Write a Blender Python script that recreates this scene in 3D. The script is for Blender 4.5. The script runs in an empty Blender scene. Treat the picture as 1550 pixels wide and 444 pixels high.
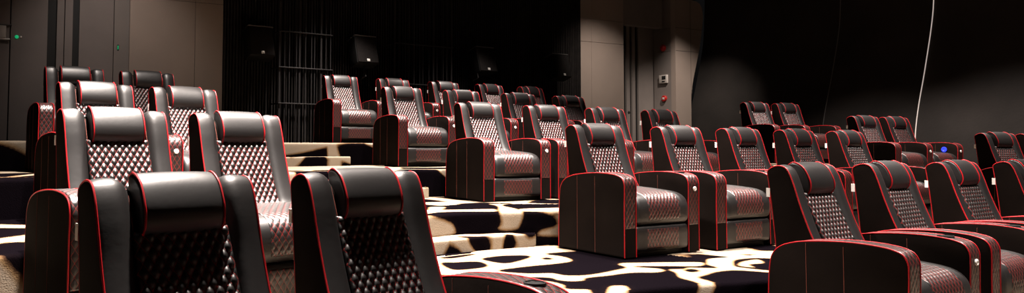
import bpy, math, random
import numpy as np
from mathutils import Matrix, Vector

random.seed(7)
scene = bpy.context.scene
COL = scene.collection
PI = math.pi

# ------------------------------------------------------------------ materials
def new_mat(name):
    m = bpy.data.materials.new(name)
    m.use_nodes = True
    nt = m.node_tree
    b = nt.nodes['Principled BSDF']
    return m, nt, b

def simple(name, col, rough=.5, metal=0., spec=.5, noise=None, bump=None):
    m, nt, b = new_mat(name)
    b.inputs['Base Color'].default_value = (*col, 1)
    b.inputs['Roughness'].default_value = rough
    b.inputs['Metallic'].default_value = metal
    b.inputs['Specular IOR Level'].default_value = spec
    tc = nt.nodes.new('ShaderNodeTexCoord')
    if noise:
        sc, amt = noise
        n = nt.nodes.new('ShaderNodeTexNoise'); n.inputs['Scale'].default_value = sc
        n.inputs['Detail'].default_value = 5
        nt.links.new(tc.outputs['Object'], n.inputs['Vector'])
        mr = nt.nodes.new('ShaderNodeMapRange')
        mr.inputs['From Min'].default_value = .3; mr.inputs['From Max'].default_value = .7
        mr.inputs['To Min'].default_value = 1 - amt; mr.inputs['To Max'].default_value = 1 + amt
        nt.links.new(n.outputs['Fac'], mr.inputs['Value'])
        mx = nt.nodes.new('ShaderNodeVectorMath'); mx.operation = 'SCALE'
        mx.inputs[0].default_value = col
        nt.links.new(mr.outputs['Result'], mx.inputs['Scale'])
        nt.links.new(mx.outputs['Vector'], b.inputs['Base Color'])
    if bump:
        sc, st, dist = bump
        n = nt.nodes.new('ShaderNodeTexNoise'); n.inputs['Scale'].default_value = sc
        n.inputs['Detail'].default_value = 4
        nt.links.new(tc.outputs['Object'], n.inputs['Vector'])
        bp = nt.nodes.new('ShaderNodeBump'); bp.inputs['Strength'].default_value = st
        bp.inputs['Distance'].default_value = dist
        nt.links.new(n.outputs['Fac'], bp.inputs['Height'])
        nt.links.new(bp.outputs['Normal'], b.inputs['Normal'])
    return m

LEATHER = simple('black_leather', (.0055, .0045, .0045), .45, spec=.62, noise=(6, .25), bump=(26, .09, .006))
LEATHER_SIDE = simple('black_leather_panel', (.0062, .0042, .0034), .75, spec=.03, noise=(4, .2), bump=(60, .12, .004))
PIPING = simple('red_piping', (.33, .004, .008), .45, spec=.35)
THREAD = simple('russet_thread', (.16, .035, .02), .7)
CHROME = simple('chrome', (.86, .84, .82), .16, metal=1.)
BUTTON = simple('lit_button_white', (.85, .83, .80), .3, metal=.15)  # near-white colour stands in for the button's own glow
TAG = simple('white_tag', (.82, .80, .76), .7)
PLASTIC = simple('black_plastic', (.008, .008, .008), .6, spec=.2)
BLUE = None

def quilt_mat():
    m, nt, b = new_mat('quilted_leather')
    L = nt.links.new
    def math_(op, a, c=None, v=None):
        n = nt.nodes.new('ShaderNodeMath'); n.operation = op
        if isinstance(a, (int, float)): n.inputs[0].default_value = a
        else: L(a, n.inputs[0])
        if c is not None:
            if isinstance(c, (int, float)): n.inputs[1].default_value = c
            else: L(c, n.inputs[1])
        return n.outputs[0]
    uv = nt.nodes.new('ShaderNodeUVMap'); uv.uv_map = 'UVMap'
    sp = nt.nodes.new('ShaderNodeSeparateXYZ'); L(uv.outputs['UV'], sp.inputs[0])
    ds = []
    for o in ('X', 'Y'):
        f = math_('FRACT', sp.outputs[o])
        ds.append(math_('SUBTRACT', .5, math_('ABSOLUTE', math_('SUBTRACT', f, .5))))
    d = math_('MINIMUM', ds[0], ds[1])
    # dashes along the seam
    s = math_('ADD', sp.outputs['X'], math_('MULTIPLY', sp.outputs['Y'], -1.))
    t = math_('ADD', sp.outputs['X'], sp.outputs['Y'])
    dash = math_('GREATER_THAN', math_('FRACT', math_('MULTIPLY', t, 5.)), .22)
    mr = nt.nodes.new('ShaderNodeMapRange')
    mr.inputs['From Min'].default_value = .040; mr.inputs['From Max'].default_value = .022
    L(d, mr.inputs['Value'])
    fac = math_('MULTIPLY', mr.outputs['Result'], dash)
    mix = nt.nodes.new('ShaderNodeMix'); mix.data_type = 'RGBA'
    mix.inputs['A'].default_value = (.006, .0048, .0045, 1)
    mix.inputs['B'].default_value = (.33, .022, .018, 1)
    L(fac, mix.inputs['Factor']); L(mix.outputs['Result'], b.inputs['Base Color'])
    b.inputs['Roughness'].default_value = .38
    b.inputs['Specular IOR Level'].default_value = .55
    b.inputs['IOR'].default_value = 1.7
    tc = nt.nodes.new('ShaderNodeTexCoord')
    n = nt.nodes.new('ShaderNodeTexNoise'); n.inputs['Scale'].default_value = 45
    L(tc.outputs['Object'], n.inputs['Vector'])
    bp = nt.nodes.new('ShaderNodeBump'); bp.inputs['Strength'].default_value = .15; bp.inputs['Distance'].default_value = .004
    L(n.outputs['Fac'], bp.inputs['Height']); L(bp.outputs['Normal'], b.inputs['Normal'])
    return m
QUILT = quilt_mat()

def carpet_mat():
    m, nt, b = new_mat('giraffe_carpet')
    L = nt.links.new
    at = nt.nodes.new('ShaderNodeAttribute'); at.attribute_name = 'pattern'
    tc = nt.nodes.new('ShaderNodeTexCoord')
    n = nt.nodes.new('ShaderNodeTexNoise'); n.inputs['Scale'].default_value = 35; n.inputs['Detail'].default_value = 3
    L(tc.outputs['Object'], n.inputs['Vector'])
    ad = nt.nodes.new('ShaderNodeMath'); ad.operation = 'MULTIPLY_ADD'
    L(n.outputs['Fac'], ad.inputs[0]); ad.inputs[1].default_value = .012
    L(at.outputs['Fac'], ad.inputs[2])
    mr = nt.nodes.new('ShaderNodeMapRange')
    mr.inputs['From Min'].default_value = -.03; mr.inputs['From Max'].default_value = .05
    L(ad.outputs[0], mr.inputs['Value'])
    cr = nt.nodes.new('ShaderNodeValToRGB')
    e = cr.color_ramp.elements
    e[0].position = .0; e[0].color = (.25, .205, .155, 1)
    e[1].position = 1.; e[1].color = (.0021, .0015, .0022, 1)
    x = e.new(.26); x.color = (.16, .10, .05, 1)
    x = e.new(.38); x.color = (.05, .026, .014, 1)
    x = e.new(.46); x.color = (.003, .002, .0025, 1)
    L(mr.outputs['Result'], cr.inputs['Fac'])
    n2 = nt.nodes.new('ShaderNodeTexNoise'); n2.inputs['Scale'].default_value = 130; n2.inputs['Detail'].default_value = 2
    L(tc.outputs['Object'], n2.inputs['Vector'])
    mr2 = nt.nodes.new('ShaderNodeMapRange'); mr2.inputs['To Min'].default_value = .75; mr2.inputs['To Max'].default_value = 1.2
    L(n2.outputs['Fac'], mr2.inputs['Value'])
    vm = nt.nodes.new('ShaderNodeVectorMath'); vm.operation = 'SCALE'
    L(cr.outputs['Color'], vm.inputs[0]); L(mr2.outputs['Result'], vm.inputs['Scale'])
    L(vm.outputs['Vector'], b.inputs['Base Color'])
    b.inputs['Roughness'].default_value = .95
    b.inputs['Specular IOR Level'].default_value = .0
    bp = nt.nodes.new('ShaderNodeBump'); bp.inputs['Strength'].default_value = .5; bp.inputs['Distance'].default_value = .006
    L(n2.outputs['Fac'], bp.inputs['Height']); L(bp.outputs['Normal'], b.inputs['Normal'])
    return m
CARPET = carpet_mat()

BEIGE = simple('beige_wall_panel', (.30, .24, .205), .55, spec=.3, noise=(1.5, .06), bump=(200, .05, .002))
GREY = simple('grey_lacquer', (.21, .18, .17), .30, spec=.5, noise=(2., .08))
GREYWALL = simple('grey_wall_panel', (.20, .172, .158), .5, spec=.35, noise=(2., .08))
GAP = simple('black_gap', (.006, .006, .006), .6)
SLAT = simple('black_slat', (.014, .0115, .0105), .6, spec=.3, noise=(8, .4))
STEEL = simple('dark_steel', (.020, .018, .018), .5, metal=.3)
FABRIC = simple('black_wall_fabric', (.017, .014, .0125), .8, spec=.25, noise=(1.2, .35), bump=(25, .25, .01))
GRILLE = simple('speaker_grille', (.013, .0115, .011), .8, spec=.06, noise=(60, .3))
SPKTOP = simple('lit_edge_grey', (.10, .095, .092), .45)  # lit speaker tops put into the colour; a trim and a lip share it
SILVER = simple('silver_badge', (.75, .72, .68), .4, metal=.3)
WHITE = simple('white_plastic', (.55, .50, .46), .5)
REDP = simple('red_plastic', (.45, .012, .010), .35)
SCREEN = simple('dark_display', (.02, .02, .02), .2)
PALE = simple('pale_edge_trim', (.75, .68, .62), .5)

def emit(name, col, st):
    m, nt, b = new_mat(name)
    b.inputs['Base Color'].default_value = (*[c * .5 for c in col], 1)
    b.inputs['Emission Color'].default_value = (*col, 1)
    b.inputs['Emission Strength'].default_value = st
    return m
BLUE = emit('blue_led_ring', (.02, .04, .9), 1.6)
GREEN = emit('green_emissive', (.01, .5, .18), .6)
STRIP = emit('edge_light', (1., .84, .76), .42)
LAMP = emit('lamp_lens', (1., .9, .8), 3.)

# ------------------------------------------------------------------ mesh tools
def make_obj(name, verts, faces, mat, parent=None, smooth=True, uv=None, attr=None, loc=None, me=None):
    if me is None:
        me = bpy.data.meshes.new(name)
        me.from_pydata([tuple(map(float, v)) for v in verts], [], [tuple(int(i) for i in f) for f in faces])
        if smooth:
            me.polygons.foreach_set('use_smooth', [True] * len(me.polygons))
        if uv is not None:
            lay = me.uv_layers.new(name='UVMap')
            idx = np.empty(len(me.loops), dtype=np.int64)
            me.loops.foreach_get('vertex_index', idx)
            lay.data.foreach_set('uv', np.asarray(uv, dtype=np.float32)[idx].ravel())
        if attr is not None:
            a = me.attributes.new('pattern', 'FLOAT', 'POINT')
            a.data.foreach_set('value', np.asarray(attr, dtype=np.float32))
        me.materials.append(mat)
        me.update()
    o = bpy.data.objects.new(name, me)
    COL.objects.link(o)
    if parent is not None:
        o.parent = parent
    if loc is not None:
        o.location = loc
    return o

def sharp(o, deg=40):
    me = o.data
    try:
        me.set_sharp_from_angle(angle=math.radians(deg))
    except Exception:
        pass
    return o

class Geo:
    def __init__(s): s.v = []; s.f = []
    def add(s, V, F):
        n = len(s.v); s.v += [tuple(map(float, p)) for p in V]; s.f += [tuple(int(i) + n for i in f) for f in F]
    def box(s, lo, hi, M=None):
        x0, y0, z0 = lo; x1, y1, z1 = hi
        V = [(x0,y0,z0),(x1,y0,z0),(x1,y1,z0),(x0,y1,z0),(x0,y0,z1),(x1,y0,z1),(x1,y1,z1),(x0,y1,z1)]
        if M is not None: V = [tuple(M @ Vector(p)) for p in V]
        s.add(V, [(0,3,2,1),(4,5,6,7),(0,1,5,4),(1,2,6,5),(2,3,7,6),(3,0,4,7)])
    def rbox(s, lo, hi, r=.01, M=None):
        """box with rounded vertical and horizontal edges (chamfer rings)"""
        x0, y0, z0 = lo; x1, y1, z1 = hi
        rings = []
        for z, k in ((z0, r), (z0 + r * .3, r * .3), (z0 + r, 0), (z1 - r, 0), (z1 - r * .3, r * .3), (z1, r)):
            ring = []
            for cx, cy, a0 in ((x1 - r, y1 - r, 0), (x0 + r, y1 - r, 90), (x0 + r, y0 + r, 180), (x1 - r, y0 + r, 270)):
                for a in (0, 30, 60, 90):
                    t = math.radians(a0 + a)
                    ring.append((cx + (r - k) * math.cos(t), cy + (r - k) * math.sin(t), z))
            rings.append(ring)
        n = len(rings[0]); V = [p for rr in rings for p in rr]
        if M is not None: V = [tuple(M @ Vector(p)) for p in V]
        F = [(i*n+j, i*n+(j+1) % n, (i+1)*n+(j+1) % n, (i+1)*n+j) for i in range(len(rings)-1) for j in range(n)]
        F += [tuple(range(n))[::-1], tuple((len(rings)-1)*n + j for j in range(n))]
        s.add(V, F)
    def tube(s, P, r, n=8, cap=True):
        P = np.asarray(P, float); m = len(P)
        T = np.gradient(P, axis=0); T /= np.linalg.norm(T, axis=1)[:, None] + 1e-12
        up = np.array([1., 0, 0]) if abs(T[0][0]) < .8 else np.array([0, 0, 1.])
        V = []
        nrm = up - T[0] * (up @ T[0]); nrm /= np.linalg.norm(nrm)
        for i in range(m):
            nrm = nrm - T[i] * (nrm @ T[i]); nrm /= np.linalg.norm(nrm)
            b = np.cross(T[i], nrm)
            for k in range(n):
                a = 2 * PI * k / n
                V.append(P[i] + r * (math.cos(a) * nrm + math.sin(a) * b))
        F = [(i*n+k, i*n+(k+1) % n, (i+1)*n+(k+1) % n, (i+1)*n+k) for i in range(m-1) for k in range(n)]
        if cap: F += [tuple(range(n))[::-1], tuple((m-1)*n + k for k in range(n))]
        s.add(V, F)
    def disc(s, c, axis, prof, n=20):
        """lathe around axis at c; prof = [(radius, offset)]"""
        ax = Vector(axis).normalized(); q = Vector((0, 0, 1)).rotation_difference(ax)
        V = []; F = []
        for r, h in prof:
            for k in range(n):
                a = 2 * PI * k / n
                V.append(tuple(Vector(c) + q @ Vector((r * math.cos(a), r * math.sin(a), h))))
        for i in range(len(prof) - 1):
            for k in range(n):
                F.append((i*n+k, i*n+(k+1) % n, (i+1)*n+(k+1) % n, (i+1)*n+k))
        F += [tuple(range(n))[::-1], tuple((len(prof)-1)*n + k for k in range(n))]
        s.add(V, F)
    def build(s, name, mat, parent=None, smooth=True, loc=None, ang=40):
        o = make_obj(name, s.v, s.f, mat, parent, smooth, loc=loc)
        if smooth: sharp(o, ang)
        return o

def catmull(P, step, closed=False):
    """smooth polyline through P, resampled at about `step`"""
    P = np.asarray(P, float); n = len(P)
    out = []
    rng = range(n) if closed else range(n - 1)
    for i in rng:
        if closed:
            p0, p1, p2, p3 = P[i-1], P[i], P[(i+1) % n], P[(i+2) % n]
        else:
            p1, p2 = P[i], P[i+1]
            p0 = P[i-1] if i > 0 else 2*p1 - p2
            p3 = P[i+2] if i + 2 < n else 2*p2 - p1
        # centripetal
        t0 = 0; t1 = t0 + max(np.linalg.norm(p1-p0), 1e-6)**.5
        t2 = t1 + max(np.linalg.norm(p2-p1), 1e-6)**.5; t3 = t2 + max(np.linalg.norm(p3-p2), 1e-6)**.5
        m = max(2, int(np.linalg.norm(p2-p1) / step) + 1)
        for t in np.linspace(t1, t2, m, endpoint=False):
            A1 = (t1-t)/(t1-t0)*p0 + (t-t0)/(t1-t0)*p1
            A2 = (t2-t)/(t2-t1)*p1 + (t-t1)/(t2-t1)*p2
            A3 = (t3-t)/(t3-t2)*p2 + (t-t2)/(t3-t2)*p3
            B1 = (t2-t)/(t2-t0)*A1 + (t-t0)/(t2-t0)*A2
            B2 = (t3-t)/(t3-t1)*A2 + (t-t1)/(t3-t1)*A3
            out.append((t2-t)/(t2-t1)*B1 + (t-t1)/(t2-t1)*B2)
    if not closed: out.append(P[-1])
    return np.array(out)

def resample(P, n):
    P = np.asarray(P, float)
    d = np.concatenate([[0], np.cumsum(np.linalg.norm(np.diff(P, axis=0), axis=1))])
    s = np.linspace(0, d[-1], n)
    return np.stack([np.interp(s, d, P[:, k]) for k in range(P.shape[1])], 1), s

def normals(P, closed=False, flip=1):
    if closed:
        T = np.roll(P, -1, 0) - np.roll(P, 1, 0)
    else:
        T = np.gradient(P, axis=0)
    T /= np.linalg.norm(T, axis=1)[:, None] + 1e-12
    return flip * np.stack([-T[:, 1], T[:, 0]], 1)

def outward(P):
    """outward normals of a closed (y,z) outline"""
    a = np.sum(P[:, 0] * np.roll(P[:, 1], -1) - np.roll(P[:, 0], -1) * P[:, 1])
    return normals(P, True, -1 if a > 0 else 1)

def slab(profile, x0, x1, r0, r1, step=.02, weight=None, crown=0., smooth_in=True, segs=5, name='slab'):
    """closed (y,z) outline swept over x with rounded ends; r = (x radius, inset radius)"""
    O = catmull(profile, step, True) if smooth_in else np.asarray(profile, float)
    N = outward(O)
    w = np.ones(len(O)) if weight is None else np.array([weight(*p) for p in O])
    rings = []
    for k in range(segs + 1):
        a = PI / 2 * k / segs
        rings.append((x0 + r0[0] * (1 - math.cos(a)), r0[1] * (1 - math.sin(a)), 1))
    xm0, xm1 = x0 + r0[0], x1 - r1[0]
    for k in range(1, 6):
        rings.append((xm0 + (xm1 - xm0) * k / 6., 0, 2))
    for k in range(segs + 1):
        a = PI / 2 * (1 - k / segs)
        rings.append((x1 - r1[0] * (1 - math.cos(a)), r1[1] * (1 - math.sin(a)), 1))
    V = []
    for x, ins, kd in rings:
        u = (x - x0) / (x1 - x0) * 2 - 1
        off = -ins * w + crown * (1 - u * u) * w
        Q = O + N * off[:, None]
        V += [(x, q[0], q[1]) for q in Q]
    n = len(O); F = []
    a = np.sum(O[:, 0] * np.roll(O[:, 1], -1) - np.roll(O[:, 0], -1) * O[:, 1])
    for i in range(len(rings) - 1):
        for j in range(n):
            f = (i*n+j, i*n+(j+1) % n, (i+1)*n+(j+1) % n, (i+1)*n+j)
            F.append(f if a < 0 else f[::-1])
    c0 = tuple(range(n)); c1 = tuple((len(rings)-1)*n + j for j in range(n))
    F += [c0[::-1], c1] if a < 0 else [c0, c1[::-1]]
    return V, F

def quilt(path, xa, xb, w, h, amp, off=.002, flip=1, per=8, skirt=.012, edge=.006, pw=.62):
    """raised diamond quilting over an open (y,z) path, x from xa to xb"""
    P, s = resample(path, max(24, int(np.sum(np.linalg.norm(np.diff(path, axis=0), axis=1)) / h * per * 1.5)))
    N = normals(P, False, flip)
    nx = int(round((xb - xa) / w * per))
    xs = np.linspace(xa, xb, nx + 1)
    xc = (xa + xb) / 2
    S, X = np.meshgrid(s, xs, indexing='ij')
    p = (X - xc) / w + S / h + 50; q = (X - xc) / w - S / h + 50
    d = amp * np.power(np.abs(np.sin(PI * p) * np.sin(PI * q)), pw)
    bd = np.minimum(np.minimum(S - s[0], s[-1] - S), np.minimum(X - xa, xb - X))
    d = (d + off) * np.clip(bd / edge, 0, 1) ** .5
    V = []; UV = []
    for i in range(len(s)):
        for j in range(nx + 1):
            o = d[i, j]
            V.append((xs[j], P[i, 0] + N[i, 0] * o, P[i, 1] + N[i, 1] * o)); UV.append((p[i, j], q[i, j]))
    m = nx + 1; F = []
    fl = flip
    for i in range(len(s) - 1):
        for j in range(nx):
            f = (i*m+j, i*m+j+1, (i+1)*m+j+1, (i+1)*m+j)
            F.append(f)
    # skirt down into the body
    ring = [(0, j) for j in range(m)] + [(i, nx) for i in range(1, len(s))] + [(len(s)-1, j) for j in range(nx-1, -1, -1)] + [(i, 0) for i in range(len(s)-2, 0, -1)]
    base = len(V); k = len(ring)
    for i, j in ring:
        V.append((xs[j], P[i, 0] - N[i, 0] * skirt, P[i, 1] - N[i, 1] * skirt)); UV.append((p[i, j], q[i, j]))
    for a in range(k):
        b2 = (a + 1) % k
        ia = ring[a][0]*m + ring[a][1]; ib = ring[b2][0]*m + ring[b2][1]
        F.append((ia, base + a, base + b2, ib))
    return V, F, UV

# ------------------------------------------------------------------ the recliner
# chair space: x across (seen from the front, left to right), y towards the chair's front, z up; arm fronts at y = 0
CW, AW = .902, .141
ARM_PATH = catmull([(0,.012),(0,.2),(0,.42),(.003,.55),(0,.604),(-.022,.645),(-.07,.666),(-.17,.679),(-.31,.681),
                    (-.48,.668),(-.6,.648),(-.69,.612),(-.735,.56),(-.752,.48),(-.762,.3),(-.768,.012)], .02)
SEAT = [(-.004,.27),(.016,.30),(.022,.35),(.018,.41),(-.002,.462),(-.04,.497),(-.1,.518),(-.25,.533),(-.42,.542),(-.56,.54),(-.60,.50),(-.58,.36),(-.45,.28),(-.2,.266)]
FOOT = [(-.008,.052),(.002,.07),(.006,.14),(.004,.22),(-.006,.248),(-.03,.257),(-.06,.25),(-.07,.15),(-.06,.06),(-.03,.048)]
WING_FRONT = [(-.47,.47),(-.53,.565),(-.585,.68),(-.645,.84),(-.69,.985),(-.715,1.05),(-.742,1.086),(-.782,1.096),(-.82,1.086),(-.850,1.064)]
WING = WING_FRONT + [(-.845,.99),(-.832,.88),(-.81,.65),(-.795,.45),(-.78,.33),(-.70,.33),(-.58,.38)]
SHELL = [(-.51,.40),(-.535,.52),(-.60,.655),(-.655,.78),(-.715,.90),(-.745,1.03),(-.79,1.062),(-.832,1.045),(-.838,.92),(-.81,.65),(-.79,.35),(-.775,.07),(-.70,.06),(-.62,.25)]
PILLOW = [(-.80,1.085),(-.795,1.108),(-.772,1.116),(-.740,1.109),(-.705,1.084),(-.675,1.035),(-.660,.985),(-.664,.945),(-.685,.917),(-.715,.905),(-.745,.925),(-.77,.99)]
PIL_PIPE = [(-.80,1.10),(-.772,1.117),(-.740,1.110),(-.705,1.085),(-.675,1.036),(-.659,.985),(-.663,.945),(-.685,.916),(-.715,.904)]
BACKQ = catmull([(-.475,.522),(-.515,.552),(-.545,.60),(-.580,.672),(-.632,.79),(-.684,.912),(-.690,.93)], .01)

def path3(path, x, off=0., flip=1):
    P = np.asarray(path, float)
    if off:
        P = P + normals(P, False, flip) * off
    return [(x, p[0], p[1]) for p in P]

def chair_meshes():
    """builds one recliner; returns its root and children by role"""
    root = bpy.data.objects.new('recliner', None); COL.objects.link(root)
    parts = {}
    # armrests
    for side, key in ((-1, 'arm_near'), (1, 'arm_far')):
        xa, xb = (-CW/2, -CW/2 + AW) if side < 0 else (CW/2 - AW, CW/2)
        closed = [tuple(p) for p in ARM_PATH]
        V, F = slab(np.array(closed), xa, xb, (.007, .007), (.007, .007), smooth_in=False, segs=3)
        arm = sharp(make_obj('armrest', V, F, LEATHER_SIDE, root), 35)
        # quilted strip over the front and top
        k0 = np.argmin(np.abs(ARM_PATH[:20, 1] - .25)); P = ARM_PATH[k0:]
        cut = [i for i in range(len(P)) if P[i, 0] > -.735 or P[i, 1] > .6]
        P = P[:max(cut) + 1]
        V, F, UV = quilt(P, xa + .012, xb - .012, .039, .062, .0032, off=.002, flip=-1, skirt=.006, edge=.005)
        make_obj('quilted_strip', V, F, QUILT, arm, uv=UV)
        for x in (xa + .004, xb - .004):
            g = Geo(); g.tube(path3(ARM_PATH, x, .0020, -1), .0039, 8); g.build('piping', PIPING, arm)
        for x in ((xa - .0004), (xb + .0004)):
            for y in (-.53, -.32):
                g = Geo(); g.tube([(x, y, .02), (x, y, .3), (x, y, .655)], .0014, 6); g.build('stitched_seam', THREAD, arm)
        if side > 0:
            g = Geo()
            g.disc(((xa + xb)/2 + .012, .006, .545), (0, 1, 0), [(.020, -.004), (.020, .004), (.017, .008), (.012, .009), (.010, .006), (.002, .007)], 20)
            g.build('lit_button', BUTTON, arm)
            g = Geo()
            g.disc(((xa + xb)/2, -.14, .682), (0, 0, 1), [(.044, -.004), (.044, .005), (.038, .006), (.036, .001), (.004, .001)], 28)
            g.build('cup_rim', PLASTIC, arm)
        parts[key] = arm
    # seat cushion
    V, F = slab(SEAT, -.309, .309, (.045, .030), (.045, .030), step=.02, segs=6)
    seat = make_obj('seat_cushion', V, F, LEATHER, root)
    S = catmull(SEAT, .01, True)
    i0 = np.argmin(np.abs(S[:, 0] - .016) + np.abs(S[:, 1] - .30)); i1 = np.argmin(np.abs(S[:, 0] + .53) + np.abs(S[:, 1] - .541))
    V, F, UV = quilt(S[i0:i1], -.188, .188, .040, .060, .0045, off=.001, flip=-1, skirt=.006)
    make_obj('quilted_panel', V, F, QUILT, seat, uv=UV)
    # footrest
    V, F = slab(FOOT, -.308, .308, (.02, .014), (.02, .014), step=.015, segs=4)
    foot = make_obj('footrest', V, F, LEATHER, root)
    S = catmull(FOOT, .008, True)
    i0 = np.argmin(np.abs(S[:, 0] - .002) + np.abs(S[:, 1] - .07)); i1 = np.argmin(np.abs(S[:, 0] - .0) + np.abs(S[:, 1] - .238))
    V, F, UV = quilt(S[i0:i1], -.188, .188, .040, .060, .0022, off=.001, flip=-1, skirt=.006)
    make_obj('quilted_panel', V, F, QUILT, foot, uv=UV)
    # back
    V, F = slab(SHELL, -.20, .20, (.01, .01), (.01, .01), step=.03, segs=3)
    make_obj('back_shell', V, F, LEATHER_SIDE, root)
    V, F, UV = quilt(BACKQ, -.172, .172, .0385, .060, .0115, off=.002, flip=-1, skirt=.012, edge=.012)
    make_obj('quilted_backrest', V, F, QUILT, root, uv=UV)
    def wt(y, z):
        # only the front and top edges are padded
        return 1. if (z > .40 and y > -.80 - .05 * 0 and not (y < -.775 and z < 1.05)) else .35
    for side in (-1, 1):
        if side < 0:
            V, F = slab(WING, -.288, -.160, (.008, .010), (.060, .055), step=.02, weight=wt, crown=.008, segs=7)
        else:
            V, F = slab(WING, .160, .288, (.060, .055), (.008, .010), step=.02, weight=wt, crown=.008, segs=7)
        wing = make_obj('side_bolster', V, F, LEATHER, root)
        wing.data.materials.append(LEATHER_SIDE)
        for p in wing.data.polygons:
            if all(abs(wing.data.vertices[i].co.x) > .282 for i in p.vertices): p.material_index = 1
        g = Geo()
        W = catmull(WING_FRONT + [(-.845,.99),(-.832,.88),(-.81,.65),(-.80,.5)], .02)
        g.tube(path3(W, side * .285, .001, -1), .0042, 8)
        g.build('piping', PIPING, wing)
        g = Geo()
        W = catmull([(-.50,.50),(-.565,.60),(-.61,.70),(-.67,.86),(-.71,.97),(-.742,1.045)], .02)
        g.tube(path3(W, side * .1665, 0, 1), .0018, 6)
        g.build('stitched_seam', THREAD, wing)
    # headrest pillow
    V, F = slab(PILLOW, -.148, .148, (.018, .014), (.018, .014), step=.012, crown=.004, segs=5)
    pil = make_obj('headrest', V, F, LEATHER, root)
    W = catmull(PIL_PIPE, .01)
    for x in (-.141, .141):
        g = Geo(); g.tube(path3(W, x, .000, 1), .0042, 8); g.build('piping', PIPING, pil)
    # tag on the rear edge of the left bolster, plinth
    g = Geo(); g.box((-.291, -.862, .898), (-.287, -.838, .954)); g.build('care_tag', TAG, root, smooth=False)
    g = Geo(); g.rbox((-.30, -.73, 0.), (.30, -.05, .075), .012); g.build('plinth', PLASTIC, root)
    return root, parts

def copy_tree(src, parent, skip=()):
    c = src.copy(); COL.objects.link(c); c.parent = parent
    for ch in src.children:
        if ch in skip: continue
        copy_tree(ch, c, skip)
    return c

# ------------------------------------------------------------------ tagging
def tag(o, label=None, cat=None, group=None, kind=None):
    if label: o['label'] = label
    if cat: o['category'] = cat
    if group: o['group'] = group
    if kind: o['kind'] = kind
    return o

# ------------------------------------------------------------------ carpeted tiers
CREAM2 = [[(0.053,5.894),(0.162,6.037),(0.506,6.271),(0.872,6.482),(1.229,6.684),(1.415,6.712),(1.396,6.540),(1.466,6.460),(1.495,6.342),(1.351,6.279),(1.213,6.180),(1.307,6.073),(1.356,5.934),(1.336,5.800),(1.178,5.667),(0.943,5.538),(0.704,5.346),(0.885,5.253),(1.076,5.266),(1.139,5.188),(1.270,5.191),(1.571,5.430),(1.660,5.528),(1.640,5.649),(1.696,5.736),(1.887,5.767),(2.075,5.789),(2.357,5.781),(2.269,5.597),(2.000,5.580),(1.754,5.561),(1.914,5.477),(1.927,5.391),(1.840,5.306),(1.647,5.282),(1.431,5.154),(1.259,5.056),(1.235,4.982),(1.137,4.939),(1.048,4.977),(1.006,5.067),(0.867,5.091),(0.699,5.130),(0.574,5.121),(0.232,5.169),(0.047,5.177)],
[(0.047,5.125),(0.230,5.130),(0.570,5.088),(0.687,5.041),(0.851,4.996),(0.989,4.952),(1.063,4.803),(1.045,4.704),(1.185,4.675),(1.183,4.602),(1.133,4.442),(0.675,4.432),(0.042,4.616)],
[(1.301,4.717),(1.345,4.799),(1.404,4.823),(1.451,4.813),(1.443,4.650),(1.390,4.487),(1.244,4.483)],
[(1.953,5.449),(2.078,5.481),(2.135,5.542),(2.240,5.530),(2.345,5.533),(2.327,5.669),(2.375,5.798),(2.436,5.933),(2.624,6.162),(2.759,6.259),(2.831,6.231),(3.005,6.363),(3.263,6.520),(3.498,6.611),(2.804,5.305),(2.663,5.309),(2.570,5.361),(2.430,5.405),(2.277,5.331),(2.140,5.194),(2.058,5.107),(2.083,4.984),(2.087,4.867),(2.036,4.728),(1.839,4.274),(1.735,4.272),(1.932,4.769),(1.947,4.940),(1.904,5.103),(1.947,5.301)]]
HOLE2 = [[(0.312,5.705),(0.374,5.394),(0.420,5.389),(0.573,5.477),(0.628,5.559),(0.587,5.748),(0.497,5.745),(0.394,5.707)],
[(0.643,5.899),(0.750,5.711),(0.802,5.700),(1.034,6.040),(1.015,6.086),(0.827,6.065),(0.731,6.005)],
[(1.126,5.938),(1.168,5.977),(1.195,5.922),(1.150,5.887)],
[(0.303,5.936),(0.434,6.053),(0.596,6.160),(0.486,6.019),(0.372,5.925)],
[(2.653,5.872),(2.711,5.931),(2.880,6.005),(3.004,5.985),(3.168,5.990),(2.848,5.389),(2.716,5.413),(2.598,5.505),(2.535,5.583),(2.573,5.708)],
[(2.072,5.404),(2.134,5.454),(2.160,5.398),(2.089,5.340)]]
ISLE2 = [[(2.593,5.724),(2.688,5.847),(2.865,5.956),(2.872,5.879),(2.822,5.747),(2.679,5.673),(2.658,5.545),(2.616,5.544),(2.553,5.614)]]
CREAM3 = [[(0.065,7.527),(0.205,7.702),(0.598,7.945),(0.598,8.197),(0.688,8.203),(0.814,7.780),(0.731,7.698),(0.583,7.750),(0.220,7.495),(0.063,7.290)],
[(0.059,6.791),(0.199,6.818),(0.261,7.180),(0.411,7.188),(0.403,6.993),(0.376,6.894),(0.866,6.975),(0.881,6.900),(0.855,6.713),(0.502,6.670),(0.337,6.605),(0.195,6.421),(0.056,6.356)],
[(0.871,7.532),(0.978,7.730),(1.273,7.922),(1.738,8.200),(2.028,8.365),(1.891,7.800),(1.646,7.769),(1.396,7.815),(1.023,7.452),(1.091,7.001),(1.109,6.669),(1.105,6.621),(1.066,6.527),(0.886,6.499),(0.903,6.562),(0.869,6.635),(0.876,6.853),(0.921,7.238),(0.906,7.446)],
[(1.106,7.002),(1.518,7.167),(1.753,7.231),(1.671,6.845),(1.399,6.715),(1.324,6.709),(1.088,6.738)],
[(0.055,6.327),(0.185,6.304),(0.393,6.402),(0.478,6.421),(0.569,6.371),(0.141,6.053)],
[(1.382,6.713),(1.452,6.663),(1.369,6.603),(1.269,6.550),(1.250,6.499),(1.764,6.665),(1.671,6.845)]]

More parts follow.
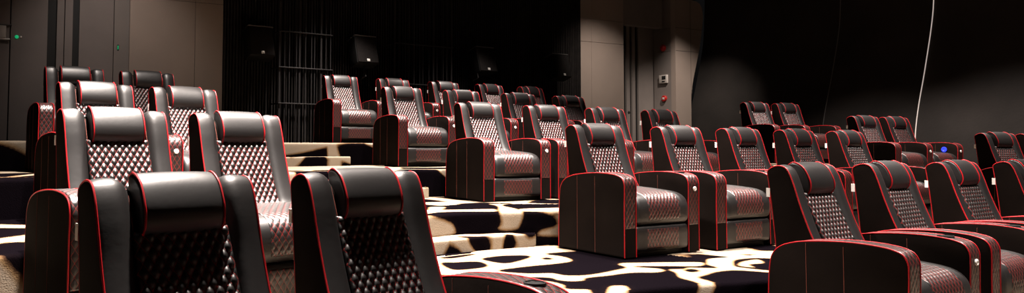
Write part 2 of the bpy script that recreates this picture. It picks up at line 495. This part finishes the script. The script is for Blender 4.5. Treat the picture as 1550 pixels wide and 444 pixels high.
TIERZ = [0.0, .308, .614, .932, 1.243]
EDGES = [
 [(-7,-6),(13,-2)],
 [(-7,-2.6),(-1.25,2.28),(.12,3.46),(1.0,4.32),(1.5,4.68),(1.97,4.86),(2.5,5.0),(3.05,5.13),(3.9,5.74),(4.85,6.3),(5.85,6.86),(7.6,7.7),(9,8.1),(13,9.4)],
 [(-7,-.15),(-2.1,4.0),(-.8,5.12),(.2,6.28),(.5,6.53),(.9,6.66),(1.4,6.76),(2.13,7.13),(3.1,7.66),(4.08,8.24),(5.75,9.26),(7.3,9.86),(9.1,10.4),(13,11.6)],
 [(-8,1.65),(-3.0,5.88),(-1.65,7.0),(-.9,7.75),(.2,8.5),(.5,8.64),(1.25,9.0),(2.1,9.5),(3.97,10.56),(5.6,11.35),(7,11.9),(8.6,12.58),(13,14.2)],
 [(-9,3.6),(-4.0,7.74),(-2.6,8.75),(-1.5,9.72),(-.5,10.29),(.4,10.75),(1.2,11.28),(3.1,12.46),(5,13.3),(6.9,14.0),(7.8,14.4),(13,16.5)],
 [(-9,10.5),(-3,13.5),(3,17.5),(7,19),(13,19)],
]
rng = np.random.RandomState(11)

def sd_poly(P, poly):
    """signed distance to polygon, negative inside"""
    poly = np.asarray(poly, float)
    d = np.full(len(P), 1e9); ins = np.zeros(len(P), bool)
    n = len(poly)
    for i in range(n):
        a = poly[i]; b = poly[(i+1) % n]; e = b - a
        t = np.clip(((P - a) @ e) / (e @ e + 1e-12), 0, 1)
        d = np.minimum(d, np.linalg.norm(P - a - t[:, None] * e, axis=1))
        c = (a[1] > P[:, 1]) != (b[1] > P[:, 1])
        xx = a[0] + (P[:, 1] - a[1]) * e[0] / (e[1] if abs(e[1]) > 1e-12 else 1e-12)
        ins ^= c & (P[:, 0] < xx)
    return np.where(ins, -d, d)

def smooth_poly(p):
    return catmull(p, .03, True)

def wob(P, f, seed):
    r = np.random.RandomState(seed); out = np.zeros(len(P))
    for k in range(5):
        a = r.uniform(0, 2*PI); w = f * r.uniform(.6, 1.6)
        out += np.sin((P[:, 0]*math.cos(a) + P[:, 1]*math.sin(a)) * w + r.uniform(0, 6))
    return out / 3.

def cells(P, seed):
    """irregular dark patches parted by cream bands; negative = cream"""
    r = np.random.RandomState(seed)
    x0, x1, y0, y1 = -9.5, 13.5, -7, 20; c = .78
    nx, ny = int((x1-x0)/c), int((y1-y0)/c)
    gx, gy = np.meshgrid(np.arange(nx), np.arange(ny))
    S = np.stack([x0 + (gx + r.uniform(.08, .92, gx.shape)) * c * 1.0, y0 + (gy + r.uniform(.08, .92, gx.shape)) * c], -1).reshape(-1, 2)
    Q = P + .11 * np.stack([wob(P, 5, seed+1), wob(P, 5, seed+2)], 1)
    st = np.array([.82, 1.15])
    Q = Q * st; S = S * st
    ix = ((Q[:, 0]/st[0] - x0) / c).astype(int); iy = ((Q[:, 1]/st[1] - y0) / c).astype(int)
    D = []
    for dx in range(-2, 3):
        for dy in range(-2, 3):
            jx = np.clip(ix+dx, 0, nx-1); jy = np.clip(iy+dy, 0, ny-1)
            s = S[jy*nx + jx]
            D.append(np.linalg.norm(Q - s, axis=1))
    D = np.sort(np.stack(D, 1), axis=1)
    return (D[:, 1] - D[:, 0]) * .5 - (.085 + .05 * wob(P, 3, seed+3))

def pattern(P, tier):
    v = cells(P, 5 + tier)
    if tier in (1, 2):
        cream = [smooth_poly(p) for p in (CREAM2 if tier == 1 else CREAM3)]
        t = np.full(len(P), .5)
        for p in cream: t = np.minimum(t, sd_poly(P, p))
        if tier == 1:
            for p in HOLE2: t = np.maximum(t, -sd_poly(P, smooth_poly(p)))
            for p in ISLE2: t = np.minimum(t, sd_poly(P, smooth_poly(p)))
            inside = sd_poly(P, [(.1,4.3),(2.2,4.3),(2.8,4.9),(3.4,6.35),(2.4,5.95),(1.55,6.9),(.1,5.9)])
        else:
            inside = sd_poly(P, [(-.1,5.6),(1.9,6.2),(1.9,7.6),(.7,7.6),(-.1,6.9)])
        v = np.where(inside < 0, t, v)
    if tier == 4:
        v = np.minimum(v, sd_poly(P, smooth_poly([(-2.6,8.82),(-1.5,9.79),(-.55,10.33),(.45,10.8),(.48,10.76),(-.5,10.27),(-.85,10.07),(-1.38,9.60),(-2.47,8.6)])))
    if tier == 3:
        v = np.minimum(v, sd_poly(P, smooth_poly([(-2.3,7.7),(-.9,8.25),(-.3,8.7),(-.1,9.4),(-.55,10.1),(-1.0,9.85),(-2.3,8.6)])))
    return v

def tier(k):
    A = np.array(EDGES[k]); B = np.array(EDGES[k+1])
    A = catmull(A, .15); B = catmull(B, .15)
    z = TIERZ[k]; zl = TIERZ[k-1] if k else -.3
    xs = np.concatenate([np.arange(-9, -4, .12), np.arange(-4, -.2, .05), np.arange(-.2, 3.2, .016), np.arange(3.2, 6, .05), np.arange(6, 13, .12)])
    if k in (0,): xs = np.arange(-7, 13, .25)
    ya = np.interp(xs, A[:, 0], A[:, 1]); yb = np.interp(xs, B[:, 0], B[:, 1]) + .05
    slope = np.gradient(ya, xs); nx_, ny_ = slope / np.hypot(slope, 1), -1 / np.hypot(slope, 1)   # outward
    R = .03
    # rows: (unrolled distance in front of edge, outward offset, z)
    rows = []
    H = z - zl
    for u in np.linspace(H, R, max(3, int((H - R) / .03) + 2)):
        rows.append((u, 0., z - u))
    for a in np.linspace(0, 90, 5)[1:-1]:
        t = math.radians(a)
        rows.append((R * (1 - t / (PI/2)) , -R + R * math.cos(t), z - R + R * math.sin(t)))
    V = []; Q = []
    for u, o, zz in rows:
        for i in range(len(xs)):
            V.append((xs[i] + nx_[i]*o, ya[i] + ny_[i]*o, zz)); Q.append((xs[i] + nx_[i]*u, ya[i] + ny_[i]*u))
    nt = 12 if k == 0 else 72
    for t in np.linspace(0, 1, nt) ** 1.15:
        for i in range(len(xs)):
            y0 = ya[i] + R; y = y0 + (yb[i] - y0) * t
            V.append((xs[i], y, z)); Q.append((xs[i], y - R * 0))
    m = len(xs); n = len(V) // m
    F = [(i*m+j, i*m+j+1, (i+1)*m+j+1, (i+1)*m+j) for i in range(n-1) for j in range(m-1)]
    a = pattern(np.array(Q), k)
    o = make_obj('floor', V, F, CARPET, attr=a)
    tag(o, kind='structure')
for k in range(5): tier(k)

def step_block(name, pts, back, z0, z1, seed):
    """carpeted half step: front polyline pts, back polyline"""
    A, _ = resample(pts, 70); B, _ = resample(back, 70)
    V = []; Q = []; R = .018
    T = np.gradient(A, axis=0); T /= np.linalg.norm(T, axis=1)[:, None]
    N = np.stack([T[:, 1], -T[:, 0]], 1)
    H = z1 - z0
    rows = [(u, 0., z1-u) for u in np.linspace(H, R, 7)] + [(R*(1-a/90.), -R+R*math.cos(math.radians(a)), z1-R+R*math.sin(math.radians(a))) for a in (30, 60)]
    for u, o, z in rows:
        for i in range(70):
            p = A[i] + N[i]*o; V.append((p[0], p[1], z)); q = A[i] + N[i]*u; Q.append(q)
    for t in np.linspace(0, 1, 16):
        for i in range(70):
            p = (A[i] - N[i]*R)*(1-t) + B[i]*t; V.append((p[0], p[1], z1)); Q.append(p)
    nr = len(V)//70
    F = [(i*70+j, i*70+j+1, (i+1)*70+j+1, (i+1)*70+j) for i in range(nr-1) for j in range(69)]
    for e in (0, 69):
        col = [i*70+e for i in range(nr)]
        base = len(V)
        V.append((B[e][0], B[e][1], z0)); Q.append(B[e] * 1.)
        F.append(tuple(col + [base]))
    a = cells(np.array(Q) * 1.9, seed)*.5 - .03
    o = make_obj(name, V, F, CARPET, attr=a)
    sharp(o, 50)
    tag(o, kind='structure')
step_block('floor_step', [(-.75,5.02),(-.3,5.66),(.2,6.05),(.7,6.38),(1.2,6.65)], [(-.8,5.16),(-.35,5.75),(.2,6.33),(.65,6.62),(1.22,6.78)], .300, .425, 31)
step_block('floor_step', [(-1.55,7.0),(-.75,7.55),(-.1,8.1),(.29,8.38)], [(-1.6,7.08),(-.85,7.85),(-.1,8.38),(.25,8.58)], .606, .735, 47)
step_block('floor_step', [(-2.5,8.65),(-1.7,9.25),(-1.1,9.72),(-.72,9.98)], [(-2.5,8.9),(-1.7,9.6),(-1.1,10.02),(-.75,10.24)], .925, 1.055, 53)

# ------------------------------------------------------------------ setting
def frame(origin, deg, z=0.):
    return Matrix.Translation((origin[0], origin[1], z)) @ Matrix.Rotation(math.radians(deg), 4, 'Z')

# black slatted back wall
MB = frame((2.27, 15.2), 31.5)
g = Geo()
g.box((-6.4, .03, 1.1), (2.3, .15, 5.45), MB)
x = -6.15
while x < 1.95:
    w = .016 + .010 * ((int(x * 20) * 7) % 5) / 5.
    g.box((x, -.03, 1.2), (x + w, .032, 5.4), MB)
    x += .052
g.build('wall_back', SLAT, smooth=False)['kind'] = 'structure'

# left beige panel and grey lacquered doors
ML = frame((-2.98, 11.98), 26)
def panels(name, M, cols, rows, mat, y0=-.0, th=.10, gap=.006, backmat=None):
    g = Geo()
    for a, b in zip(cols, cols[1:]):
        for c, d in zip(rows, rows[1:]):
            g.rbox((a + gap/2, y0, c + gap/2), (b - gap/2, y0 + th, d - gap/2), .004, M)
    o = g.build(name, mat, smooth=False)
    o['kind'] = 'structure'
    g = Geo(); g.box((cols[0] + .01, y0 + .02, rows[0] + .01), (cols[-1] - .01, y0 + th - .01, rows[-1] - .01), M)
    g.build('joint', GAP, o, smooth=False)
    return o
panels('wall_left', ML, [-1.45, -.45, .0], [1.2, 3.52, 5.4], BEIGE)
panels('wall_left_recess', ML, [-1.67, -1.44], [1.2, 5.4], GREYWALL, .10, .06)
g = Geo(); g.box((-3.6, .16, 1.2), (-1.5, .22, 5.4), ML); g.build('wall_left_backing', GAP, smooth=False)['kind'] = 'structure'
def door(name, M, a, b, z0, z1, y, mat):
    g = Geo(); g.rbox((a, y, z0), (b, y + .06, z1), .006, M)
    o = g.build(name, mat, smooth=False); o['kind'] = 'structure'
    return o
door('door_1', ML, -3.085, -2.60, 1.25, 5.3, .10, GREY)
door('door_2', ML, -2.365, -2.255, 1.25, 5.3, .10, GREY)
door('door_3', ML, -2.475, -2.375, 1.25, 5.3, .10, GREY)
door('door_4', ML, -2.165, -1.675, 1.25, 5.3, .10, GREY)
door('door_5', ML, -3.60, -3.10, 1.25, 5.3, .10, GREY)

# right beige panel, door recess, column and flared end panel
MR = frame((3.89, 16.2), 27)
panels('wall_right', MR, [0., .37, 1.33], [1.2, 3.56, 4.08, 5.4], BEIGE)
panels('wall_right_lintel', MR, [1.33, 2.72], [4.07, 5.4], GREYWALL, .14, .2)
MD = frame((3.89 - .454*.5, 16.2 + .891*.5), 27)
g = Geo(); g.box((1.3, .10, 1.2), (2.9, .16, 5.4), MD); g.build('wall_right_backing', GAP, smooth=False)['kind'] = 'structure'
d6 = door('door_6', MD, 1.925, 2.03, 1.25, 4.3, .03, GREYWALL)
door('door_7', MD, 2.105, 2.205, 1.25, 4.3, .03, GREYWALL)
door('door_8', MD, 2.305, 2.83, 1.25, 4.3, .03, GREYWALL)
g = Geo(); g.disc((1.98, .028, 2.03), (0, -1, 0), [(.035, -.004), (.035, .004), (.028, .010), (.010, .012)], 18)
for i, v in enumerate(g.v): g.v[i] = tuple(MD @ Vector(v))
g.build('door_lock', GAP, d6)
# return face of the column
p0 = Vector((6.14, 17.9, 0)); p1 = Vector((6.45, 17.29, 0))
ang = math.degrees(math.atan2(p1.y - p0.y, p1.x - p0.x)); LC = (p1 - p0).length
MC = frame((p0.x, p0.y), ang)          # local x runs from the door towards the room, local -y faces the camera side
panels('wall_column', MC, [0., LC], [1.2, 3.5, 4.06, 5.0], GREYWALL, 0., .08)
MF = frame((6.45, 17.29), 27)
out = [(0,1.2),(.51,1.2),(.51,1.9),(.515,2.4),(.565,2.75),(.64,3.02),(.82,3.65),(.915,4.15),(.94,4.40),(.90,4.60),(.80,4.71),(.51,4.76),(0,4.78)]
top = catmull(out[1:12], .06)
O = [out[0]] + [tuple(p) for p in top] + [out[12]]
n = len(O)
V = [tuple(MF @ Vector((s, 0, z))) for s, z in O] + [tuple(MF @ Vector((s, .14, z))) for s, z in O]
F = [tuple(range(n)), tuple(range(2*n-1, n-1, -1))] + [(i, n+i, n+(i+1) % n, (i+1) % n) for i in range(n)]
flare = make_obj('wall_right_flare', V, F, BEIGE, smooth=False); flare['kind'] = 'structure'
g = Geo()
g.box((.01, -.003, 4.045), (.90, .01, 4.052), MF); g.box((.01, -.003, 3.495), (.77, .01, 3.502), MF); g.box((.505, -.003, 1.25), (.511, .01, 4.74), MF)
g.build('joint', GAP, flare, smooth=False)

# leaning black fabric wall on the right
PLAN = catmull([(6.95,17.75),(7.75,16.3),(8.55,14.8),(9.3,13.17),(9.95,11.4),(10.4,9.4),(10.75,7.2),(11.0,4.5)], .05)
LZ = [1.0,1.4,1.7,2.05,2.5,3.3,3.75,4.5,5.45]; LF = [0,0,.05,.13,.26,.46,.55,.60,.62]
def lean(z): return float(np.interp(z, LZ, LF))
ZS = np.linspace(.3, 5.42, 44)
lf = np.array([np.interp(z, [.3] + LZ, [0] + LF) for z in ZS]); lf = np.convolve(np.pad(lf, 2, 'edge'), [.1,.2,.4,.2,.1], 'valid')
def plan_at(i, proud):
    T = PLAN[min(i+1, len(PLAN)-1)] - PLAN[max(i-1, 0)]; T /= np.linalg.norm(T)
    N = np.array([T[1], -T[0]])                   # into the room (left of travel towards the camera is away)
    if N @ (-PLAN[i]) < 0: N = -N
    return PLAN[i] + N * proud, N
def idx(p): return int(np.argmin(np.linalg.norm(PLAN - np.array(p), axis=1)))
cuts = [0, idx((7.75,16.3)), idx((8.55,14.8)), idx((9.3,13.17)), len(PLAN)-1]
edge_lines = []
for k in range(4):
    a, b = cuts[k], cuts[k+1]
    V = []; ids = list(range(a, b+1))
    for layer in (0, 1):
        for zi, z in enumerate(ZS):
            for i in ids:
                t = (i - a) / max(1, b - a)
                p, N = plan_at(i, (.14 * (1 - t)) - .09 * layer)
                V.append((p[0] + lf[zi]*.94, p[1] + lf[zi]*.30, z))
    m = len(ids); nz = len(ZS); F = []
    for zi in range(nz-1):
        for j in range(m-1):
            F.append((zi*m+j, zi*m+j+1, (zi+1)*m+j+1, (zi+1)*m+j))
            q = nz*m; F.append((q+zi*m+j, q+(zi+1)*m+j, q+(zi+1)*m+j+1, q+zi*m+j+1))
        for j in (0, m-1):
            q = nz*m; F.append((zi*m+j, (zi+1)*m+j, q+(zi+1)*m+j, q+zi*m+j))
    o = make_obj('wall_right_curved', V, F, FABRIC); sharp(o, 40); o['kind'] = 'structure'
    edge = [V[zi*m] for zi in range(nz)]
    edge_lines.append((o, edge))
g = Geo(); g.tube([(p[0]-.012, p[1]-.012, p[2]) for p in edge_lines[3][1]], .0085, 8)
tr = g.build('trim_1', STRIP); tr['kind'] = 'structure'
g = Geo(); g.tube([(p[0]-.008, p[1]-.008, p[2]) for p in edge_lines[2][1]], .009, 8)
tr = g.build('trim_2', SPKTOP); tr['kind'] = 'structure'

g = Geo(); g.box((-9.5, -6, 5.45), (13.5, 20, 5.6)); g.build('ceiling', GAP, smooth=False)['kind'] = 'structure'

# ------------------------------------------------------------------ loudspeakers and slatted screens
SPK = [(-5.66, 'black loudspeaker tilted down, leftmost of four on the dark wall', 0),
       (-3.71, 'black loudspeaker with lit top edge, above the leftmost back-row recliner', 1),
       (-1.03, 'black loudspeaker on a slatted bracket, above the middle of the back row', 2),
       (.97, 'black loudspeaker in deep shade, beside the right-hand beige wall', 0)]
for i, (s, lab, kd) in enumerate(SPK):
    M = frame((2.27, 15.2), 31.5) @ Matrix.Translation((s, -.34, 2.88)) @ Matrix.Rotation(math.radians(-16), 4, 'X')
    r = bpy.data.objects.new('loudspeaker', None); COL.objects.link(r)
    r.matrix_world = M
    tag(r, lab, 'loudspeaker', 'tilted wall loudspeakers')
    g = Geo(); g.rbox((-.215, -.11, -.26), (.215, .16, .26), .014); g.build('cabinet', PLASTIC, r)
    g = Geo(); g.rbox((-.205, -.128, -.250), (.205, -.10, .238), .008); g.build('grille', GRILLE, r)
    g = Geo(); g.rbox((-.218, -.13, .244), (.218, .16, .262), .006); g.build('lit_top_edge', SPKTOP, r)  # lighter strip paints the light along the cabinet's top
    g = Geo(); g.rbox((-.028, -.136, -.236), (.028, -.126, -.188), .004); g.build('badge', SILVER, r)
    g = Geo(); g.box((-.05, .15, -.08), (.05, .30, .02)); g.build('wall_bracket', STEEL, r, smooth=False)
    if kd == 2:
        for x in (-.2, .2):
            g = Geo(); g.tube([(x, .0, -.262), (x, .0, -.36), (x, .2, -.36)], .010); g.build('support_arm', STEEL, r)
    if kd == 1:
        g = Geo(); g.tube([(0, .05, -.262), (0, .05, -.44), (0, .24, -.44)], .018); g.build('support_arm', STEEL, r)

def screen(a, b, y, lab, rails, bars):
    r = bpy.data.objects.new('slatted_screen', None); COL.objects.link(r)
    r.matrix_world = frame((2.27, 15.2), 31.5, 1.243)
    tag(r, lab, 'slatted screen', 'dark slatted screens')
    n = int((b - a) / bars)
    for k in range(n + 1):
        x = a + (b - a) * k / n + (.02 * math.sin(k * 2.3 + a) if 0 < k < n else 0)
        w = .007 if k % 4 else .014
        g = Geo(); g.box((x - w, y - .018, .0), (x + w, y + .018, 4.15)); g.build('bar', STEEL, r, smooth=False)
    for z in rails:
        g = Geo(); g.rbox((a - .03, y - .05, z - 1.243 - .010), (b + .03, y - .018, z - 1.243 + .010), .005); rl = g.build('rail', STEEL, r)
        for x in (a, b):
            g = Geo(); g.box((x - .012, y - .02, z - 1.243 - .012), (x + .012, .03, z - 1.243 + .012)); g.build('wall_strut', STEEL, rl, smooth=False)
screen(-5.33, -4.40, -.40, 'dark slatted metal screen left of the back row recliners', (1.9, 2.5, 3.1), .085)
screen(-3.02, -1.74, -.24, 'dark slatted metal screen behind the middle of the back row', (1.75, 2.35, 3.1), .10)

# ------------------------------------------------------------------ small wall devices
MCd = MC   # the column face
def dev(name, M, lab, cat, build):
    r = bpy.data.objects.new(name, None); COL.objects.link(r); r.matrix_world = M
    tag(r, lab, cat); build(r); return r
def on_col(x, z): return MC @ Matrix.Translation((x, 0, z))
def b_call(r):
    g = Geo(); g.disc((0, .0, 0), (0, -1, 0), [(.075, 0), (.075, .03), (.06, .055), (.03, .07), (.004, .074)], 24); g.build('red_dome', REDP, r)
    g = Geo(); g.disc((0, .0, 0), (0, -1, 0), [(.085, 0), (.085, .018), (.078, .02)], 24); g.build('base_ring', REDP, r)
def b_point(r):
    g = Geo(); g.disc((0, .0, 0), (0, -1, 0), [(.072, 0), (.072, .04), (.062, .05), (.004, .052)], 24); g.build('red_body', REDP, r)
    g = Geo(); g.rbox((-.03, -.060, -.026), (.03, -.045, .026), .004); g.build('white_face', WHITE, r)
def b_panel(r):
    g = Geo(); g.rbox((-.125, -.05, -.10), (.125, .0, .10), .008); g.build('housing', WHITE, r)
    g = Geo(); g.rbox((-.03, -.056, -.01), (.085, -.045, .075), .004); g.build('display', SCREEN, r)
    g = Geo(); g.rbox((-.03, -.056, -.075), (.06, -.045, -.045), .004); g.build('button_strip', PLASTIC, r)
dev('fire_beacon', on_col(.31, 3.60), 'round red alarm dome high on the grey column', 'alarm', b_call)
dev('control_panel', on_col(.33, 2.84), 'white square control panel with dark display on the grey column', 'control panel', b_panel)
dev('call_point', on_col(.34, 2.37), 'round red call point with pale face, lowest on the grey column', 'call point', b_point)
def b_green(r):  # emissive green disc with a small silver dot beside it
    g = Geo(); g.disc((0, 0, 0), (0, -1, 0), [(.026, 0), (.026, .012), (.019, .018), (.003, .020)], 20); g.build('green_face', GREEN, r)
    g = Geo(); g.disc((.055, 0, 0), (0, -1, 0), [(.014, 0), (.014, .01), (.004, .014)], 14); g.build('screw_cap', SILVER, r)
def b_green2(r):  # thin emissive green strip in a dark frame
    g = Geo(); g.rbox((-.006, -.012, -.030), (.006, 0., .030), .002); g.build('green_face', GREEN, r)
    g = Geo(); g.rbox((-.014, -.006, -.045), (.014, 0., .045), .003); g.build('frame', PLASTIC, r)
def b_fix(r):  # pale box between two thin lips
    g = Geo(); g.rbox((-.10, -.06, -.09), (.045, 0., .09), .006); g.build('pale_face', WHITE, r)
    g = Geo(); g.rbox((-.12, -.05, -.115), (.10, 0., -.095), .004); g.build('lower_lip', SILVER, r)
    g = Geo(); g.rbox((-.12, -.04, .10), (.12, 0., .115), .004); g.build('upper_lip', SPKTOP, r)
dev('door_green_dot', ML @ Matrix.Translation((-3.005, .10, 2.79)), 'small round green dot on the grey door at far left', 'indicator light', b_green)
dev('recess_green_strip', ML @ Matrix.Translation((-1.605, .10, 2.72)), 'thin green strip on the grey recess beside the left beige wall', 'indicator light', b_green2)
dev('pale_box', ML @ Matrix.Translation((-3.19, .10, 2.85)), 'small pale box on the grey wall at the left edge of the photo', 'wall fixture', b_fix)

# ------------------------------------------------------------------ recliners
root0, parts0 = chair_meshes()
seen = set()
for o in root0.children_recursive:          # the front of the chair towards local -y
    if o.data.name not in seen:
        seen.add(o.data.name)
        o.data.transform(Matrix.Scale(-1, 4, (0, 1, 0))); o.data.flip_normals()
# x, y, facing, row, shares the armrest of the recliner on its left, label
SEATS = [
 (-0.277, 1.980, 42.8, 1, 0, 'nearest recliner, bottom left corner block, large black headrest above dark quilting'),
 (0.306, 2.511, 39.4, 1, 1, 'front-row recliner right of the nearest one, beside the open carpet aisle'),
 (-1.166, 3.608, 40.3, 2, 0, 'recliner directly behind the nearest one, tall brightly lit headrest, armrest end facing us'),
 (-0.579, 4.108, 39.9, 2, 1, 'second-row recliner at the left aisle, lit quilted back between two front-row recliners'),
 (-2.077, 5.458, 38.75, 3, 0, 'third-row recliner at far left, its shiny headrest above the beige-lit second row'),
 (-1.481, 5.946, 39.5, 3, 1, 'third-row recliner below the left beige wall, glossy pale headrest'),
 (-3.120, 7.240, 34.72, 4, 0, 'rearmost recliner at far left, in front of the grey doors'),
 (-2.487, 7.684, 35.02, 4, 1, 'rearmost left-block recliner in front of the left beige wall'),
 (1.245, 7.971, 28.08, 3, 0, 'whole recliner at the aisle top step, bright seat and two visible armrests'),
 (2.141, 8.496, 29.05, 3, 0, 'third-row recliner immediately right of the whole one at the aisle'),
 (3.057, 9.019, 29.88, 3, 0, 'third-row recliner left of the wall door, half hidden by a nearer one'),
 (3.961, 9.545, 29.72, 3, 0, 'third-row recliner below the red call point and grey column'),
 (2.158, 6.112, 29.86, 2, 0, 'large complete recliner standing at the middle on the dark carpet, long side panel'),
 (3.108, 6.615, 30.31, 2, 0, 'recliner just right of the large complete one, armrest button lit'),
 (3.993, 7.151, 32.56, 2, 0, 'third recliner of the middle row, behind the big front right one'),
 (4.868, 7.688, 31.45, 2, 0, 'fourth recliner of the middle row, second from its right end'),
 (5.762, 8.214, 31.12, 2, 0, 'last recliner at the right end of the middle row'),
 (8.042, 8.886, 19.21, 2, 0, 'recliner near the right edge below the plain dark curved wall'),
 (8.776, 9.138, 19.18, 2, 1, 'recliner cut by the right edge, beside the one below the dark wall'),
 (0.330, 9.683, 27.86, 4, 0, 'fourth-row recliner at the aisle, diagonally behind the whole one, side panel showing'),
 (1.259, 10.262, 31.13, 4, 0, 'fourth-row recliner second from the aisle, headrest in shade'),
 (2.205, 10.836, 31.23, 4, 0, 'fourth-row recliner third from the aisle, darker than its neighbours'),
 (3.121, 11.410, 30.72, 4, 0, 'last recliner of the fourth row, at the edge of the right beige wall'),
 (-0.680, 11.297, 28.58, 5, 0, 'back-row recliner at the aisle, brightly lit, beside the slatted screen'),
 (0.214, 11.833, 31.34, 5, 0, 'back-row recliner second from the aisle with a pale lit headrest'),
 (1.129, 12.374, 33.15, 5, 0, 'back-row recliner third from the aisle, mostly hidden by nearer headrests'),
 (2.036, 12.921, 35.87, 5, 0, 'back-row recliner below the loudspeaker on the slatted bracket'),
 (2.921, 13.474, 38.5, 5, 0, 'last recliner at the right end of the back row'),
 (6.820, 12.826, 24.04, 4, 0, 'left recliner of the highest pair in front of the dark curved wall'),
 (7.543, 13.119, 23.87, 4, 1, 'right recliner of the highest pair in front of the dark curved wall'),
 (7.741, 11.101, 24.16, 3, 0, 'left recliner of the pair beside the thin bright wall line'),
 (8.449, 11.416, 24.43, 3, 1, 'recliner by the thin bright wall line, glowing blue ring inside its armrest'),
 (3.023, 4.109, 32.72, 1, 0, 'large front-right recliner with the broad black armrest side at the bottom'),
 (3.933, 4.710, 33.42, 1, 0, 'second recliner of the front-right row, long armrest before it'),
 (4.854, 5.267, 30.83, 1, 0, 'third recliner of the front-right row'),
 (5.811, 5.789, 31.0, 1, 0, 'front-right row recliner cut off by the right edge of the photo'),
]
first = True
GROUP = 'red-piped black leather recliners'
for (x, y, deg, tr_, noarm, lab) in SEATS:
    skip = (parts0['arm_near'],) if noarm else ()
    if first:
        r = root0; first = False
    else:
        r = copy_tree(root0, None, skip)
    r.location = (x, y, TIERZ[tr_ - 1])
    r.rotation_euler = (0, 0, math.radians(deg))
    tag(r, lab, 'recliner', GROUP)
    if 'blue' in lab:
        arm = [c for c in r.children if c.name.startswith('armrest')][-1]
        g = Geo(); g.disc((CW/2 - AW - .001, .19, .575), (-1, 0, 0), [(.040, 0), (.040, .006), (.026, .008), (.022, .003), (.004, .003)], 24)
        g.build('blue_control_ring', BLUE, arm)

# ------------------------------------------------------------------ light
def spot(x, y, z, p, size=78, blend=.7, col=(1., .88, .80), target=None, rad=.07):
    l = bpy.data.lights.new('downlight', 'SPOT'); l.energy = p; l.spot_size = math.radians(size); l.spot_blend = blend
    l.color = col; l.shadow_soft_size = rad
    o = bpy.data.objects.new('downlight', l); COL.objects.link(o); o.location = (x, y, z)
    if target is not None:
        d = Vector(target) - Vector((x, y, z)); o.rotation_euler = d.to_track_quat('-Z', 'Y').to_euler()
    return o
Z = 5.35
for a in [
 (-.78, 3.8, Z, 5600), (-1.7, 5.45, Z, 5600), (-2.7, 7.1, Z, 900),
 (-.55, 11.35, Z, 2700, 70, .8), (1.8, 12.6, Z, 1900, 72, .8), (.2, 9.75, Z, 3100), (1.4, 8.1, Z, 3100), (3.15, 9.25, Z, 2400),
 (2.15, 6.25, Z, 2700), (4.45, 7.4, Z, 3300), (.6, 6.1, Z, 2700),
 (7.7, 11.0, Z, 3000, 85, 1.), (8.1, 8.8, Z, 2600, 85, 1.), (6.8, 12.6, Z, 2200, 85, 1.), (3.6, 3.7, Z, 2500), (5.3, 4.8, Z, 2500),
 (4.2, 13.9, Z, 600, 56, 1., (1., .88, .78), (4.75, 16.8, 1.4)), (6.2, 14.9, Z, 850, 52, 1., (1., .88, .78), (6.75, 17.4, 1.4)),
 (-3.9, 9.2, Z, 220, 60, 1., (1., .88, .80), (-4.5, 11.4, 2.0)),

]:
    spot(*a)
w = bpy.data.worlds.new('World'); scene.world = w; w.use_nodes = True
w.node_tree.nodes['Background'].inputs['Color'].default_value = (.9, .85, .85, 1)
w.node_tree.nodes['Background'].inputs['Strength'].default_value = .004

# ------------------------------------------------------------------ camera
F_PX, PITCH, PPX, PPY, ROLL, EYE = 1107.035, .0443933, 611.012, 170.918, .00473626, 1.21504
cam = bpy.data.cameras.new('camera'); co = bpy.data.objects.new('camera', cam); COL.objects.link(co)
cam.sensor_fit = 'HORIZONTAL'; cam.sensor_width = 36.; cam.lens = F_PX / 1550. * 36.
cam.shift_x = (775. - PPX) / 1550.; cam.shift_y = -(222. - PPY) / 1550.
cam.clip_start = .05; cam.clip_end = 100
s, c = math.sin(PITCH), math.cos(PITCH)
X0 = Vector((1, 0, 0)); U0 = Vector((0, -s, c)); Fw = Vector((0, c, s))
Rv = X0 * math.cos(ROLL) + U0 * math.sin(ROLL); Uv = -X0 * math.sin(ROLL) + U0 * math.cos(ROLL)
co.matrix_world = Matrix(((Rv.x, Uv.x, -Fw.x, 0), (Rv.y, Uv.y, -Fw.y, 0), (Rv.z, Uv.z, -Fw.z, EYE), (0, 0, 0, 1)))
scene.camera = co
vs = scene.view_settings
vs.view_transform = 'Standard'; vs.look = 'None'; vs.gamma = 1.; vs.exposure = 0.; vs.use_curve_mapping = False
